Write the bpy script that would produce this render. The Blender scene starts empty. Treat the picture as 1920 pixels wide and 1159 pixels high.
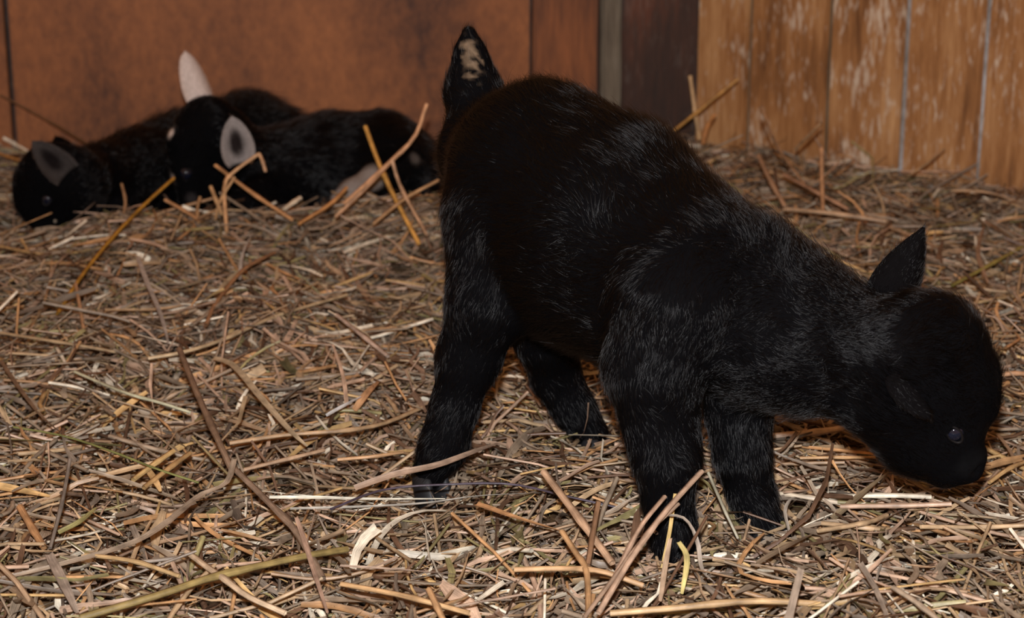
import bpy, bmesh, math, random
import numpy as np
from mathutils import Vector, Matrix

random.seed(7)
rng = np.random.default_rng(11)
scene = bpy.context.scene
COL = scene.collection

# ------------------------------------------------------------------ camera
CAM_H, PITCH, FPX = 0.54, math.radians(16.0), 3600.0
cam_data = bpy.data.cameras.new('camera')
cam_data.sensor_width = 36.0
cam_data.lens = FPX * 36.0 / 1920.0
cam_data.clip_start = 0.02
cam_data.dof.use_dof = True
cam_data.dof.focus_distance = 1.37
cam_data.dof.aperture_fstop = 10.0
cam = bpy.data.objects.new('camera', cam_data)
cam.location = (0, 0, CAM_H)
cam.rotation_euler = (math.pi / 2 - PITCH, 0, 0)
COL.objects.link(cam)
scene.camera = cam

# ------------------------------------------------------------------ light
world = bpy.data.worlds.new('world')
scene.world = world
world.use_nodes = True
bg = world.node_tree.nodes['Background']
bg.inputs[0].default_value = (1.0, 0.47, 0.18, 1)      # warm tungsten light filling the barn
bg.inputs[1].default_value = 0.40

fl = bpy.data.lights.new('camera_flash', 'POINT')      # the camera's pop-up flash, just above the lens
fl.energy = 142.0
fl.color = (0.97, 0.975, 1.0)
fl.shadow_soft_size = 0.018
flo = bpy.data.objects.new('camera_flash', fl)
flo.location = (-0.01, -0.01, CAM_H + 0.115)
COL.objects.link(flo)

scene.cycles.adaptive_threshold = 0.02
scene.cycles.max_bounces = 5
scene.cycles.diffuse_bounces = 3
scene.cycles.glossy_bounces = 2
scene.cycles.transmission_bounces = 3

vs = scene.view_settings
vs.view_transform = 'Standard'
vs.look = 'None'
vs.gamma = 1.0
vs.exposure = 0.0
vs.use_curve_mapping = False

# ------------------------------------------------------------------ helpers
CP, SP = math.cos(PITCH), math.sin(PITCH)

def ray(px, py):
    a, b = (px - 960.0) / FPX, (579.5 - py) / FPX
    return np.array([a, CP + b * SP, -SP + b * CP])

def at(px, py, Y):
    """point at ground distance Y seen in that direction"""
    d = ray(px, py)
    return np.array([0, 0, CAM_H]) + d * (Y / d[1])

def on(px, py, lift):
    """point at height lift above the nominal straw level"""
    d = ray(px, py)
    return np.array([0, 0, CAM_H]) + d * ((lift - CAM_H) / d[2])

def lin(r, g, b):
    f = lambda c: c / 12.92 if c <= 0.04045 else ((c + 0.055) / 1.055) ** 2.4
    return (f(r / 255), f(g / 255), f(b / 255))

def tag(o, label=None, cat=None, group=None, kind=None):
    if label: o['label'] = label
    if cat: o['category'] = cat
    if group: o['group'] = group
    if kind: o['kind'] = kind
    return o

def mesh_obj(name, verts, faces, mat, parent=None, smooth=True, loc=None):
    me = bpy.data.meshes.new(name)
    me.from_pydata([tuple(v) for v in verts], [], [tuple(f) for f in faces])
    me.update()
    if smooth:
        me.polygons.foreach_set('use_smooth', [True] * len(me.polygons))
    if mat: me.materials.append(mat)
    o = bpy.data.objects.new(name, me)
    COL.objects.link(o)
    if parent is not None:
        o.parent = parent
        if loc is not None: o.location = loc
    elif loc is not None:
        o.location = loc
    return o

def fast_mesh(name, V, quads, mat, smooth=True, colors=None, fib=None):
    """V (n,3), quads (m,4) numpy"""
    me = bpy.data.meshes.new(name)
    n, m = len(V), len(quads)
    me.vertices.add(n)
    me.vertices.foreach_set('co', np.ascontiguousarray(V, dtype=np.float32).ravel())
    me.loops.add(m * 4)
    me.loops.foreach_set('vertex_index', np.ascontiguousarray(quads, dtype=np.int32).ravel())
    me.polygons.add(m)
    me.polygons.foreach_set('loop_start', np.arange(0, m * 4, 4, dtype=np.int32))
    me.polygons.foreach_set('loop_total', np.full(m, 4, dtype=np.int32))
    if smooth:
        me.polygons.foreach_set('use_smooth', np.ones(m, dtype=bool))
    me.update(calc_edges=True)
    if colors is not None:
        ca = me.attributes.new('col', 'FLOAT_COLOR', 'POINT')
        c4 = np.ones((n, 4), dtype=np.float32); c4[:, :3] = colors
        ca.data.foreach_set('color', c4.ravel())
    if fib is not None:
        fa = me.attributes.new('fib', 'FLOAT_VECTOR', 'POINT')
        fa.data.foreach_set('vector', np.ascontiguousarray(fib, dtype=np.float32).ravel())
    me.validate()
    if mat: me.materials.append(mat)
    return me

# ------------------------------------------------------------------ materials
def new_mat(name):
    m = bpy.data.materials.new(name)
    m.use_nodes = True
    nt = m.node_tree
    b = nt.nodes['Principled BSDF']
    return m, nt, b

def mat_plain(name, col, rough=0.5, spec=0.5, coat=0.0):
    m, nt, b = new_mat(name)
    tc = nt.nodes.new('ShaderNodeTexCoord')
    n = nt.nodes.new('ShaderNodeTexNoise'); n.inputs['Scale'].default_value = 180
    nt.links.new(tc.outputs['Object'], n.inputs['Vector'])
    r = nt.nodes.new('ShaderNodeValToRGB')
    r.color_ramp.elements[0].color = tuple(c * 0.75 for c in col) + (1,)
    r.color_ramp.elements[1].color = tuple(min(1, c * 1.2) for c in col) + (1,)
    nt.links.new(n.outputs['Fac'], r.inputs['Fac'])
    nt.links.new(r.outputs['Color'], b.inputs['Base Color'])
    b.inputs['Roughness'].default_value = rough
    b.inputs['Specular IOR Level'].default_value = spec
    b.inputs['Coat Weight'].default_value = coat
    b.inputs['Coat Roughness'].default_value = 0.03
    return m

def mat_straw():
    """dry straw: colour of each stem, fibres running along it, weathered blotches"""
    m, nt, b = new_mat('straw')
    L, N = nt.links, nt.nodes
    at_ = N.new('ShaderNodeAttribute'); at_.attribute_name = 'col'
    fb = N.new('ShaderNodeAttribute'); fb.attribute_name = 'fib'
    n = N.new('ShaderNodeTexNoise'); n.inputs['Scale'].default_value = 1.0; n.inputs['Detail'].default_value = 3; n.inputs['Roughness'].default_value = 0.6
    L.new(fb.outputs['Vector'], n.inputs['Vector'])
    tc = N.new('ShaderNodeTexCoord')
    n2 = N.new('ShaderNodeTexNoise'); n2.inputs['Scale'].default_value = 90; n2.inputs['Detail'].default_value = 4
    L.new(tc.outputs['Object'], n2.inputs['Vector'])
    mr = N.new('ShaderNodeMapRange')
    mr.inputs['From Min'].default_value = 0.3; mr.inputs['From Max'].default_value = 0.7
    mr.inputs['To Min'].default_value = 0.55; mr.inputs['To Max'].default_value = 1.28
    L.new(n.outputs['Fac'], mr.inputs['Value'])
    mr2 = N.new('ShaderNodeMapRange')
    mr2.inputs['From Min'].default_value = 0.3; mr2.inputs['From Max'].default_value = 0.7
    mr2.inputs['To Min'].default_value = 0.62; mr2.inputs['To Max'].default_value = 1.2
    L.new(n2.outputs['Fac'], mr2.inputs['Value'])
    mm = N.new('ShaderNodeMath'); mm.operation = 'MULTIPLY'
    L.new(mr.outputs[0], mm.inputs[0]); L.new(mr2.outputs[0], mm.inputs[1])
    mx = N.new('ShaderNodeVectorMath'); mx.operation = 'SCALE'
    L.new(at_.outputs['Color'], mx.inputs[0]); L.new(mm.outputs[0], mx.inputs['Scale'])
    L.new(mx.outputs['Vector'], b.inputs['Base Color'])
    b.inputs['Roughness'].default_value = 0.42
    b.inputs['Specular IOR Level'].default_value = 0.45
    bp = N.new('ShaderNodeBump'); bp.inputs['Strength'].default_value = 0.5; bp.inputs['Distance'].default_value = 0.0004
    L.new(n.outputs['Fac'], bp.inputs['Height']); L.new(bp.outputs['Normal'], b.inputs['Normal'])
    return m

def mat_wood(name, dark, mid, light, fleck=0.0, fleck_col=(0.5, 0.45, 0.4), stretch=0.12, stain=0.5, seed=0.0, scale=9.0):
    """aged boards: vertical grain, blotchy stains and optional pale scuff flecks"""
    m, nt, b = new_mat(name)
    L, N = nt.links, nt.nodes
    tc = N.new('ShaderNodeTexCoord')
    mp = N.new('ShaderNodeMapping'); mp.inputs['Location'].default_value = (seed, seed * 1.7, seed * 0.6)
    mp.inputs['Scale'].default_value = (1, 1, stretch)
    oi = N.new('ShaderNodeObjectInfo')
    va = N.new('ShaderNodeVectorMath'); va.operation = 'ADD'
    sc_ = N.new('ShaderNodeVectorMath'); sc_.operation = 'SCALE'; sc_.inputs['Scale'].default_value = 5.0
    cx = N.new('ShaderNodeCombineXYZ')
    L.new(oi.outputs['Random'], cx.inputs[0]); L.new(oi.outputs['Random'], cx.inputs[2])
    L.new(cx.outputs[0], sc_.inputs[0])
    L.new(tc.outputs['Object'], va.inputs[0]); L.new(sc_.outputs[0], va.inputs[1])
    L.new(va.outputs[0], mp.inputs['Vector'])
    g = N.new('ShaderNodeTexNoise'); g.inputs['Scale'].default_value = scale * 14; g.inputs['Detail'].default_value = 6; g.inputs['Roughness'].default_value = 0.65
    L.new(mp.outputs[0], g.inputs['Vector'])
    s = N.new('ShaderNodeTexNoise'); s.inputs['Scale'].default_value = scale; s.inputs['Detail'].default_value = 5
    mp2 = N.new('ShaderNodeMapping'); mp2.inputs['Scale'].default_value = (1, 1, 0.45)
    L.new(va.outputs[0], mp2.inputs['Vector']); L.new(mp2.outputs[0], s.inputs['Vector'])
    mixv = N.new('ShaderNodeMix'); mixv.data_type = 'FLOAT'; mixv.inputs[0].default_value = stain
    L.new(g.outputs['Fac'], mixv.inputs[2]); L.new(s.outputs['Fac'], mixv.inputs[3])
    r = N.new('ShaderNodeValToRGB')
    e = r.color_ramp.elements
    e[0].position, e[0].color = 0.33, dark + (1,)
    e[1].position, e[1].color = 0.68, light + (1,)
    k = e.new(0.5); k.color = mid + (1,)
    L.new(mixv.outputs[0], r.inputs['Fac'])
    out = r.outputs['Color']
    if fleck > 0:
        f = N.new('ShaderNodeTexNoise'); f.inputs['Scale'].default_value = 190; f.inputs['Detail'].default_value = 3
        mp3 = N.new('ShaderNodeMapping'); mp3.inputs['Scale'].default_value = (1, 1, 0.28)
        L.new(va.outputs[0], mp3.inputs['Vector']); L.new(mp3.outputs[0], f.inputs['Vector'])
        f2 = N.new('ShaderNodeTexNoise'); f2.inputs['Scale'].default_value = 11; f2.inputs['Detail'].default_value = 2
        L.new(va.outputs[0], f2.inputs['Vector'])
        ad = N.new('ShaderNodeMath'); ad.operation = 'ADD'
        L.new(f.outputs['Fac'], ad.inputs[0]); L.new(f2.outputs['Fac'], ad.inputs[1])
        mr = N.new('ShaderNodeMapRange'); mr.inputs['From Min'].default_value = 1.06; mr.inputs['From Max'].default_value = 1.3
        mr.inputs['To Max'].default_value = fleck
        L.new(ad.outputs[0], mr.inputs['Value'])
        mc = N.new('ShaderNodeMix'); mc.data_type = 'RGBA'
        L.new(mr.outputs[0], mc.inputs[0]); L.new(out, mc.inputs[6]); mc.inputs[7].default_value = fleck_col + (1,)
        out = mc.outputs[2]
    L.new(out, b.inputs['Base Color'])
    b.inputs['Roughness'].default_value = 0.62
    b.inputs['Specular IOR Level'].default_value = 0.3
    bp = N.new('ShaderNodeBump'); bp.inputs['Strength'].default_value = 0.3; bp.inputs['Distance'].default_value = 0.001
    L.new(g.outputs['Fac'], bp.inputs['Height']); L.new(bp.outputs['Normal'], b.inputs['Normal'])
    return m

def mat_hair(name):
    """fur fibre: black or white from the 'col' attribute of each hair"""
    m = bpy.data.materials.new(name); m.use_nodes = True
    nt = m.node_tree; nt.nodes.clear()
    out = nt.nodes.new('ShaderNodeOutputMaterial')
    h = nt.nodes.new('ShaderNodeBsdfHairPrincipled')
    h.parametrization = 'COLOR'
    a = nt.nodes.new('ShaderNodeAttribute'); a.attribute_name = 'col'
    nt.links.new(a.outputs['Color'], h.inputs['Color'])
    h.inputs['IOR'].default_value = 1.32
    h.inputs['Roughness'].default_value = 0.18
    h.inputs['Radial Roughness'].default_value = 0.4
    h.inputs['Random Roughness'].default_value = 0.3
    nt.links.new(h.outputs[0], out.inputs['Surface'])
    return m

def mat_skin(name):
    m, nt, b = new_mat(name)
    a = nt.nodes.new('ShaderNodeAttribute'); a.attribute_name = 'col'
    n = nt.nodes.new('ShaderNodeTexNoise'); n.inputs['Scale'].default_value = 300
    tc = nt.nodes.new('ShaderNodeTexCoord'); nt.links.new(tc.outputs['Object'], n.inputs['Vector'])
    mr = nt.nodes.new('ShaderNodeMapRange'); mr.inputs['To Min'].default_value = 0.7; mr.inputs['To Max'].default_value = 1.2
    nt.links.new(n.outputs['Fac'], mr.inputs['Value'])
    mx = nt.nodes.new('ShaderNodeVectorMath'); mx.operation = 'SCALE'
    nt.links.new(a.outputs['Color'], mx.inputs[0]); nt.links.new(mr.outputs[0], mx.inputs['Scale'])
    nt.links.new(mx.outputs[0], b.inputs['Base Color'])
    b.inputs['Roughness'].default_value = 0.8
    b.inputs['Specular IOR Level'].default_value = 0.02
    return m

M_STRAW = mat_straw()
M_HAIR = mat_hair('kid_fur')
M_SKIN = mat_skin('kid_skin')
M_HOOF = mat_plain('hoof_horn', (0.008, 0.008, 0.009), 0.55, 0.3)
M_EYE = mat_plain('eye', (0.004, 0.006, 0.014), 0.06, 0.5, 0.25)
M_LID = mat_plain('eyelid', (0.005, 0.004, 0.004), 0.6, 0.12)
M_GROUND = mat_wood('trampled_litter', lin(40, 28, 18), lin(72, 54, 36), lin(105, 82, 56), stretch=1.0, stain=0.5, scale=12)
M_PLY = mat_wood('plywood', lin(66, 36, 19), lin(120, 72, 38), lin(154, 96, 52), stretch=0.6, stain=0.62, scale=6)
M_PLANK_RED = mat_wood('red_brown_plank', lin(52, 27, 13), lin(102, 58, 28), lin(136, 80, 40), stretch=0.12, stain=0.5, seed=3)
M_PLANK_DARK = mat_wood('dark_plank', lin(34, 20, 13), lin(56, 32, 19), lin(92, 48, 25), fleck=0.06, stretch=0.12, stain=0.6, seed=5)
M_PLANK = mat_wood('pine_plank', lin(76, 46, 27), lin(148, 103, 62), lin(190, 148, 102), fleck=0.8, fleck_col=lin(205, 190, 170), stretch=0.1, stain=0.55, seed=8)
M_GREY = mat_wood('weathered_grey', lin(62, 52, 40), lin(100, 90, 74), lin(142, 136, 126), stretch=0.1, stain=0.5, seed=12)

M_TONGUE = mat_wood('pale_groove', lin(74, 66, 58), lin(138, 136, 134), lin(196, 200, 206), stretch=0.6, stain=0.6, seed=15)

# ------------------------------------------------------------------ setting
CORNER = np.array([0.255, 2.68])
WDIR = np.array([0.7265, -0.688]); WDIR /= np.linalg.norm(WDIR)
WNRM = np.array([WDIR[1], -WDIR[0]])          # towards the pen
NS = [(rng.uniform(-1, 1), rng.uniform(-1, 1), rng.uniform(0, 6.28)) for _ in range(10)]

BACK_RZ = math.radians(6.0)
def back_y(x):
    return CORNER[1] + (np.asarray(x) - CORNER[0]) * math.tan(BACK_RZ)

# straw pressed down under the hooves and under the leftmost kid's muzzle: x, y, depth, radius
FEET = [(-0.062, 1.385, 0.002, 0.035), (0.066, 1.480, 0.008, 0.035), (0.108, 1.225, 0.018, 0.035), (0.182, 1.270, 0.020, 0.04), (-0.56, 2.15, 0.02, 0.09)]

def terrain(x, y):
    x = np.asarray(x, float); y = np.asarray(y, float)
    h = 0.0 * x
    for i, (a, b, p) in enumerate(NS):
        f = 7 + 5.0 * i
        l = math.hypot(a, b) + 1e-6
        h = h + 0.009 / (1 + 0.55 * i) * np.sin(f * (a * x + b * y) / l + p)
    dr = (x - CORNER[0]) * WNRM[0] + (y - CORNER[1]) * WNRM[1]      # distance from the right-hand wall
    h = h + (0.006 + 0.022 * np.clip((x - 0.25) / 0.4, 0, 1)) * np.exp(-np.clip(dr, 0, 9) / 0.13)
    h = h + 0.006 * np.exp(-np.clip(back_y(x) - y, 0, 9) / 0.12)
    # ridge of straw in front of the lying kids
    xr = np.clip((x + 0.23) / 0.27, -3, 3)
    h = h + (0.028 + 0.030 * np.clip((x + 0.42) / 0.3, 0, 1)) * np.exp(-xr ** 4) * np.exp(-((y - 2.16) / 0.10) ** 2)
    # hollow they lie in
    h = h - 0.014 * np.exp(-((x + 0.36) / 0.36) ** 4) * np.exp(-((y - 2.33) / 0.16) ** 2)
    for fx, fy, fd, fr in FEET:
        h = h - fd * np.exp(-((x - fx) ** 2 + (y - fy) ** 2) / fr ** 2)
    return h

# floor: lumpy trampled litter under the straw
gx, gy = np.meshgrid(np.linspace(-1.3, 1.5, 150), np.linspace(0.75, 2.70, 120), indexing='ij')
gz = terrain(gx, gy) - 0.012
GV = np.stack([gx, gy, gz], -1).reshape(-1, 3)
idx = np.arange(150 * 120).reshape(150, 120)
GQ = np.stack([idx[:-1, :-1], idx[1:, :-1], idx[1:, 1:], idx[:-1, 1:]], -1).reshape(-1, 4)
floor = bpy.data.objects.new('floor', fast_mesh('floor', GV, GQ, M_GROUND))
COL.objects.link(floor)
tag(floor, 'brown trampled litter of the pen floor beneath the loose straw', kind='structure')

WALL_Z0, WALL_Z1 = -0.06, 1.5

def board(name, x0, x1, thick, mat, parent, bevel=0.003, z0=WALL_Z0, z1=WALL_Z1, front=0.0, wob=0.0):
    """board in wall space: x along the wall, -y towards the pen; front = how far its face stands proud"""
    bm = bmesh.new()
    bmesh.ops.create_cube(bm, size=1.0)
    for v in bm.verts:
        v.co.x = x0 + (v.co.x + 0.5) * (x1 - x0)
        v.co.y = -front + (v.co.y + 0.5) * thick
        v.co.z = z0 + (v.co.z + 0.5) * (z1 - z0)
    ed = [e for e in bm.edges if abs(e.verts[0].co.z - e.verts[1].co.z) > 0.5 and e.verts[0].co.y < -front + 0.001]
    bmesh.ops.bevel(bm, geom=ed, offset=bevel, segments=2, affect='EDGES')
    # a few rungs so that the edges can run a little out of true
    for k in range(1, 9):
        z = z0 + (z1 - z0) * k / 9
        bmesh.ops.bisect_plane(bm, geom=bm.verts[:] + bm.edges[:] + bm.faces[:], plane_co=(0, 0, z), plane_no=(0, 0, 1))
    for v in bm.verts:
        v.co.x += wob * math.sin(v.co.z * 9 + x0 * 40) * 0.5
        v.co.y += wob * 0.6 * math.sin(v.co.z * 6 + v.co.x * 14)
    me = bpy.data.meshes.new(name); bm.to_mesh(me); bm.free()
    me.materials.append(mat)
    o = bpy.data.objects.new(name, me); COL.objects.link(o)
    o.parent = parent
    return o

def wall_root(name, loc, rz, length0, length1, label):
    bm = bmesh.new(); bmesh.ops.create_cube(bm, size=1.0)
    for v in bm.verts:
        v.co.x = length0 + (v.co.x + 0.5) * (length1 - length0)
        v.co.y = 0.022 + (v.co.y + 0.5) * 0.03
        v.co.z = WALL_Z0 + (v.co.z + 0.5) * (WALL_Z1 - WALL_Z0)
    me = bpy.data.meshes.new(name); bm.to_mesh(me); bm.free(); me.materials.append(M_PLANK_DARK)
    o = bpy.data.objects.new(name, me); COL.objects.link(o)
    o.location = loc; o.rotation_euler = (0, 0, rz)
    tag(o, label, kind='structure')
    return o

wb = wall_root('wall_back', (CORNER[0], CORNER[1], 0), BACK_RZ, -2.0, 0.04, 'back wall of the pen with smooth orange-brown panels behind the lying kids')
board('panel', -1.95, -0.942, 0.02, M_PLY, wb, 0.0015)
board('panel', -0.935, -0.232, 0.02, M_PLY, wb, 0.0015)
tag(board('plank', -0.227, -0.137, 0.02, M_PLANK_RED, wb, 0.003, front=0.002, wob=0.002), 'red-brown plank')
tag(board('batten', -0.134, -0.105, 0.022, M_GREY, wb, 0.004, front=0.006, wob=0.003), 'grey weathered batten')
tag(board('plank', -0.102, 0.008, 0.022, M_PLANK_DARK, wb, 0.003, front=0.001, wob=0.003), 'dark stained plank in the corner')

wr = wall_root('wall_right', (CORNER[0], CORNER[1], 0), math.atan2(WDIR[1], WDIR[0]), -0.02, 1.30, 'right wall of the pen with scuffed upright pine planks')
seams = [0.0, 0.094, 0.2254, 0.3406, 0.4529, 0.572, 0.690, 0.805, 0.925, 1.04, 1.16, 1.28]
for i in range(len(seams) - 1):
    g0 = 0.0028
    board('plank', seams[i] + g0, seams[i + 1] - g0, 0.02, M_PLANK, wr, 0.003, front=0.001 * (i % 3), wob=0.002)
    if i:
        tag(board('tongue', seams[i] - 0.004, seams[i] + 0.004, 0.008, M_GREY if i < 3 else M_TONGUE, wr, 0.001, front=-0.004, wob=0.002), 'grey groove strip between planks')

# ------------------------------------------------------------------ straw
PAL = np.array([lin(*c) for c in [(146, 128, 108), (178, 150, 116), (186, 142, 98), (216, 204, 182), (144, 132, 90),
                                  (100, 74, 56), (180, 150, 126), (126, 112, 98), (196, 160, 108), (160, 132, 104)]])
PW = np.array([.17, .15, .10, .05, .05, .11, .15, .09, .04, .09]); PW /= PW.sum()

def sweep(P, W, kind, roll, taper=None):
    """P (n,s,3) centre lines, W (n,) widths; kind 'leaf' 3 across, 'tube' 5 around -> verts (n,s,k,3), quads, fibre coords"""
    n, s, _ = P.shape
    T = np.gradient(P, axis=1); T /= np.linalg.norm(T, axis=2, keepdims=True) + 1e-9
    up = np.zeros_like(T); up[..., 2] = 1
    S = np.cross(T, up); S /= np.linalg.norm(S, axis=2, keepdims=True) + 1e-6
    U = np.cross(S, T)
    t = np.linspace(0, 1, s)
    if taper is None: taper = np.full(n, 0.5)
    arc = np.concatenate([np.zeros((n, 1)), np.cumsum(np.linalg.norm(np.diff(P, axis=1), axis=2), axis=1)], 1)
    ident = rng.uniform(0, 500, n)
    if kind == 'leaf':
        k = 3
        prof = (1 - taper[:, None] * (np.abs(2 * t[None] - 0.8) / 1.2) ** 2)[..., None]
        ang = roll[:, None] if roll.ndim == 1 else roll
        ca, sa = np.cos(ang)[..., None], np.sin(ang)[..., None]
        A = S * ca + U * sa
        B = -S * sa + U * ca
        if n > 1: prof = prof * (1 + 0.22 * rng.normal(0, 1, (n, s, 1)))
        hw = 0.5 * W[:, None, None] * np.clip(prof, 0.05, 1.5)
        cup = 0.22 * W[:, None, None] * prof
        V = np.stack([P - A * hw + B * cup, P, P + A * hw + B * cup], 2)
        base = np.arange(n * s * k).reshape(n, s, k)
        Q = np.stack([base[:, :-1, :-1], base[:, 1:, :-1], base[:, 1:, 1:], base[:, :-1, 1:]], -1).reshape(-1, 4)
        across = np.array([-0.5, 0, 0.5])[None] * W[:, None] * 2600
    else:
        k = 5
        rings = []
        for j in range(k):
            a = 2 * np.pi * j / k
            rings.append(P + (S * math.cos(a) + U * math.sin(a) * 0.85) * 0.5 * W[:, None, None])
        V = np.stack(rings, 2)
        base = np.arange(n * s * k).reshape(n, s, k)
        nx = np.roll(base, -1, axis=2)
        Q = np.stack([base[:, :-1], base[:, 1:], nx[:, 1:], nx[:, :-1]], -1).reshape(-1, 4)
        across = np.array([0.0, 0.6, 1.2, 1.2, 0.6])[None] * W[:, None] * 2600
    fib = np.zeros((n, s, k, 3))
    fib[..., 0] = across[:, None, :]
    fib[..., 1] = arc[:, :, None] * 55
    fib[..., 2] = ident[:, None, None]
    return V, Q, fib

def straw_lines(n, lens, s, ymin=0.95, ymax=2.69, layer=(0.0, 0.02), pitch_sd=0.09, bend=0.25, wob=0.0):
    X, Y = [], []
    tot = 0
    while tot < n:
        y = rng.uniform(ymin, ymax, n * 2)
        hw = 0.285 * (y * CP + 0.14) + 0.24
        x = rng.uniform(-1, 1, n * 2) * 1.12
        ok = np.abs(x) < hw
        dr = (x - CORNER[0]) * WNRM[0] + (y - CORNER[1]) * WNRM[1]
        ok &= (dr > 0.015)
        X.append(x[ok]); Y.append(y[ok]); tot += ok.sum()
    x = np.concatenate(X)[:n]; y = np.concatenate(Y)[:n]
    th = rng.uniform(0, 2 * np.pi, n)
    th = np.where(rng.random(n) < 0.25, rng.normal(1.75, 0.5, n), th)
    pit = rng.normal(0, pitch_sd, n)
    t = np.linspace(-0.5, 0.5, s)[None, :] * lens[:, None]
    u = np.linspace(-1, 1, s)[None, :]
    bs = rng.normal(0, bend, n)[:, None] * lens[:, None] * 0.25 * (u ** 2)
    kink = (rng.random(n) < 0.25)[:, None] * rng.normal(0, 0.30, n)[:, None] * lens[:, None] * np.maximum(u, 0)
    bs = bs + kink
    if wob:
        bs = bs + wob * lens[:, None] * np.sin(rng.uniform(2, 7, n)[:, None] * u + rng.uniform(0, 6.3, n)[:, None])
    bv = rng.normal(-0.05, bend * 0.5, n)[:, None] * lens[:, None] * 0.2 * (u ** 2)
    px = x[:, None] + t * np.cos(th)[:, None] - bs * np.sin(th)[:, None]
    py = y[:, None] + t * np.sin(th)[:, None] + bs * np.cos(th)[:, None]
    lay = rng.uniform(layer[0], layer[1], n)
    pz = 0.55 * terrain(px, py) + 0.45 * terrain(x, y)[:, None] + lay[:, None] - 0.006 + t * np.sin(pit)[:, None] + bv
    pz = np.maximum(pz, terrain(px, py) - 0.010)
    # keep ends out of the walls
    py = np.minimum(py, back_y(px) - 0.014)
    dr = (px - CORNER[0]) * WNRM[0] + (py - CORNER[1]) * WNRM[1]
    push = np.clip(0.012 - dr, 0, None)
    px = px + push * WNRM[0]; py = py + push * WNRM[1]
    return np.stack([px, py, pz], -1)

PW_LEAF = np.array([.23, .14, .06, .08, .05, .10, .16, .12, .02, .06]); PW_LEAF /= PW_LEAF.sum()
def pick_cols(n, w=None):
    c = PAL[rng.choice(len(PAL), n, p=PW if w is None else w)]
    return c * rng.uniform(0.62, 1.2, (n, 1))

allV, allQ, allC, allF, off = [], [], [], [], 0
def add_bunch(P, W, kind, roll, cols):
    global off
    V, Q, fb = sweep(P, W, kind, roll, rng.uniform(0.05, 0.95, len(W)))
    n, s, k, _ = V.shape
    allF.append(fb.reshape(-1, 3))
    allV.append(V.reshape(-1, 3)); allQ.append(Q + off)
    allC.append(np.repeat(cols, s * k, axis=0)); off += n * s * k

N1 = 19500      # flat leaves
L = np.clip(rng.lognormal(math.log(0.055), 0.5, N1), 0.015, 0.18)
P = straw_lines(N1, L, 8, wob=0.035, layer=(-0.004, 0.018), bend=0.55, pitch_sd=0.24)
tw = rng.normal(0, 0.5, N1)[:, None] + rng.normal(0, 0.8, N1)[:, None] * np.linspace(-1, 1, 8)[None]
add_bunch(P, np.clip(rng.lognormal(math.log(0.0032), 0.42, N1), 0.0012, 0.0075), 'leaf', tw, pick_cols(N1, PW_LEAF))
N2 = 10300       # round stalks
L = np.clip(rng.lognormal(math.log(0.062), 0.5, N2), 0.02, 0.2)
P = straw_lines(N2, L, 4, layer=(-0.002, 0.020), bend=0.18, pitch_sd=0.20)
add_bunch(P, np.clip(rng.lognormal(math.log(0.0023), 0.35, N2), 0.0011, 0.0045), 'tube', np.zeros(N2), pick_cols(N2))
N3 = 18000      # chaff and thin fibres
L = np.clip(rng.lognormal(math.log(0.020), 0.5, N3), 0.006, 0.07)
P = straw_lines(N3, L, 4, layer=(-0.004, 0.014), bend=0.7, pitch_sd=0.2)
add_bunch(P, rng.uniform(0.0005, 0.0022, N3), 'leaf', rng.normal(0, 0.8, N3), pick_cols(N3))
N4 = 3400       # wispy ones standing up a little
L = np.clip(rng.lognormal(math.log(0.035), 0.4, N4), 0.015, 0.08)
P = straw_lines(N4, L, 6, layer=(0.004, 0.016), bend=0.7, pitch_sd=0.38)
add_bunch(P, rng.uniform(0.0006, 0.0022, N4), 'leaf', rng.normal(0, 0.8, N4), pick_cols(N4))
me = fast_mesh('straw_bedding', np.concatenate(allV), np.concatenate(allQ), M_STRAW, True, np.concatenate(allC), np.concatenate(allF))
bed = bpy.data.objects.new('straw_bedding', me); COL.objects.link(bed)
tag(bed, 'matted bed of short dry straw and chaff covering the pen floor', 'straw', kind='stuff')

def catmull(pts, n):
    pts = np.asarray(pts, float)
    if len(pts) == 2:
        return pts[0] + (pts[1] - pts[0]) * np.linspace(0, 1, n)[:, None]
    P = np.vstack([2 * pts[0] - pts[1], pts, 2 * pts[-1] - pts[-2]])
    out = []
    m = len(pts) - 1
    for u in np.linspace(0, m - 1e-6, n):
        i = int(u); f = u - i
        a, b, c, d = P[i], P[i + 1], P[i + 2], P[i + 3]
        out.append(0.5 * ((2 * b) + (c - a) * f + (2 * a - 5 * b + 4 * c - d) * f * f + (3 * b - a - 3 * c + d) * f ** 3))
    return np.array(out)

def stalk(pts, width, col, kind, label, name='straw_stalk', group=None, roll=0.3, nodes=True):
    """one stalk: pts world points; its own object with the origin at the foot"""
    pts = np.asarray(pts, float)
    s = 5 if len(pts) == 2 else 5 + 3 * (len(pts) - 2)
    C = catmull(pts, s)
    org = C[0].copy()
    C = C - org
    V, Q, fb = sweep(C[None], np.array([width]), kind, np.array([[roll] * s]) + np.linspace(-0.3, 0.3, s)[None] * (kind == 'leaf'))
    k = V.shape[2]
    V = V[0]
    if kind == 'tube' and nodes and s >= 5:                       # a swollen node on the stem
        j = s // 2
        V[j] = C[j] + (V[j] - C[j]) * 1.25
    cols = np.repeat((np.array(lin(*col))[None] * rng.uniform(0.85, 1.15, (s, 1))), k, axis=0)
    quads = Q.tolist()
    me = fast_mesh(name, V.reshape(-1, 3), np.array(quads), M_STRAW, True, cols, fb.reshape(-1, 3))
    o = bpy.data.objects.new(name, me); COL.objects.link(o)
    o.location = org
    tag(o, label, 'straw', group)
    return o

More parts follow.
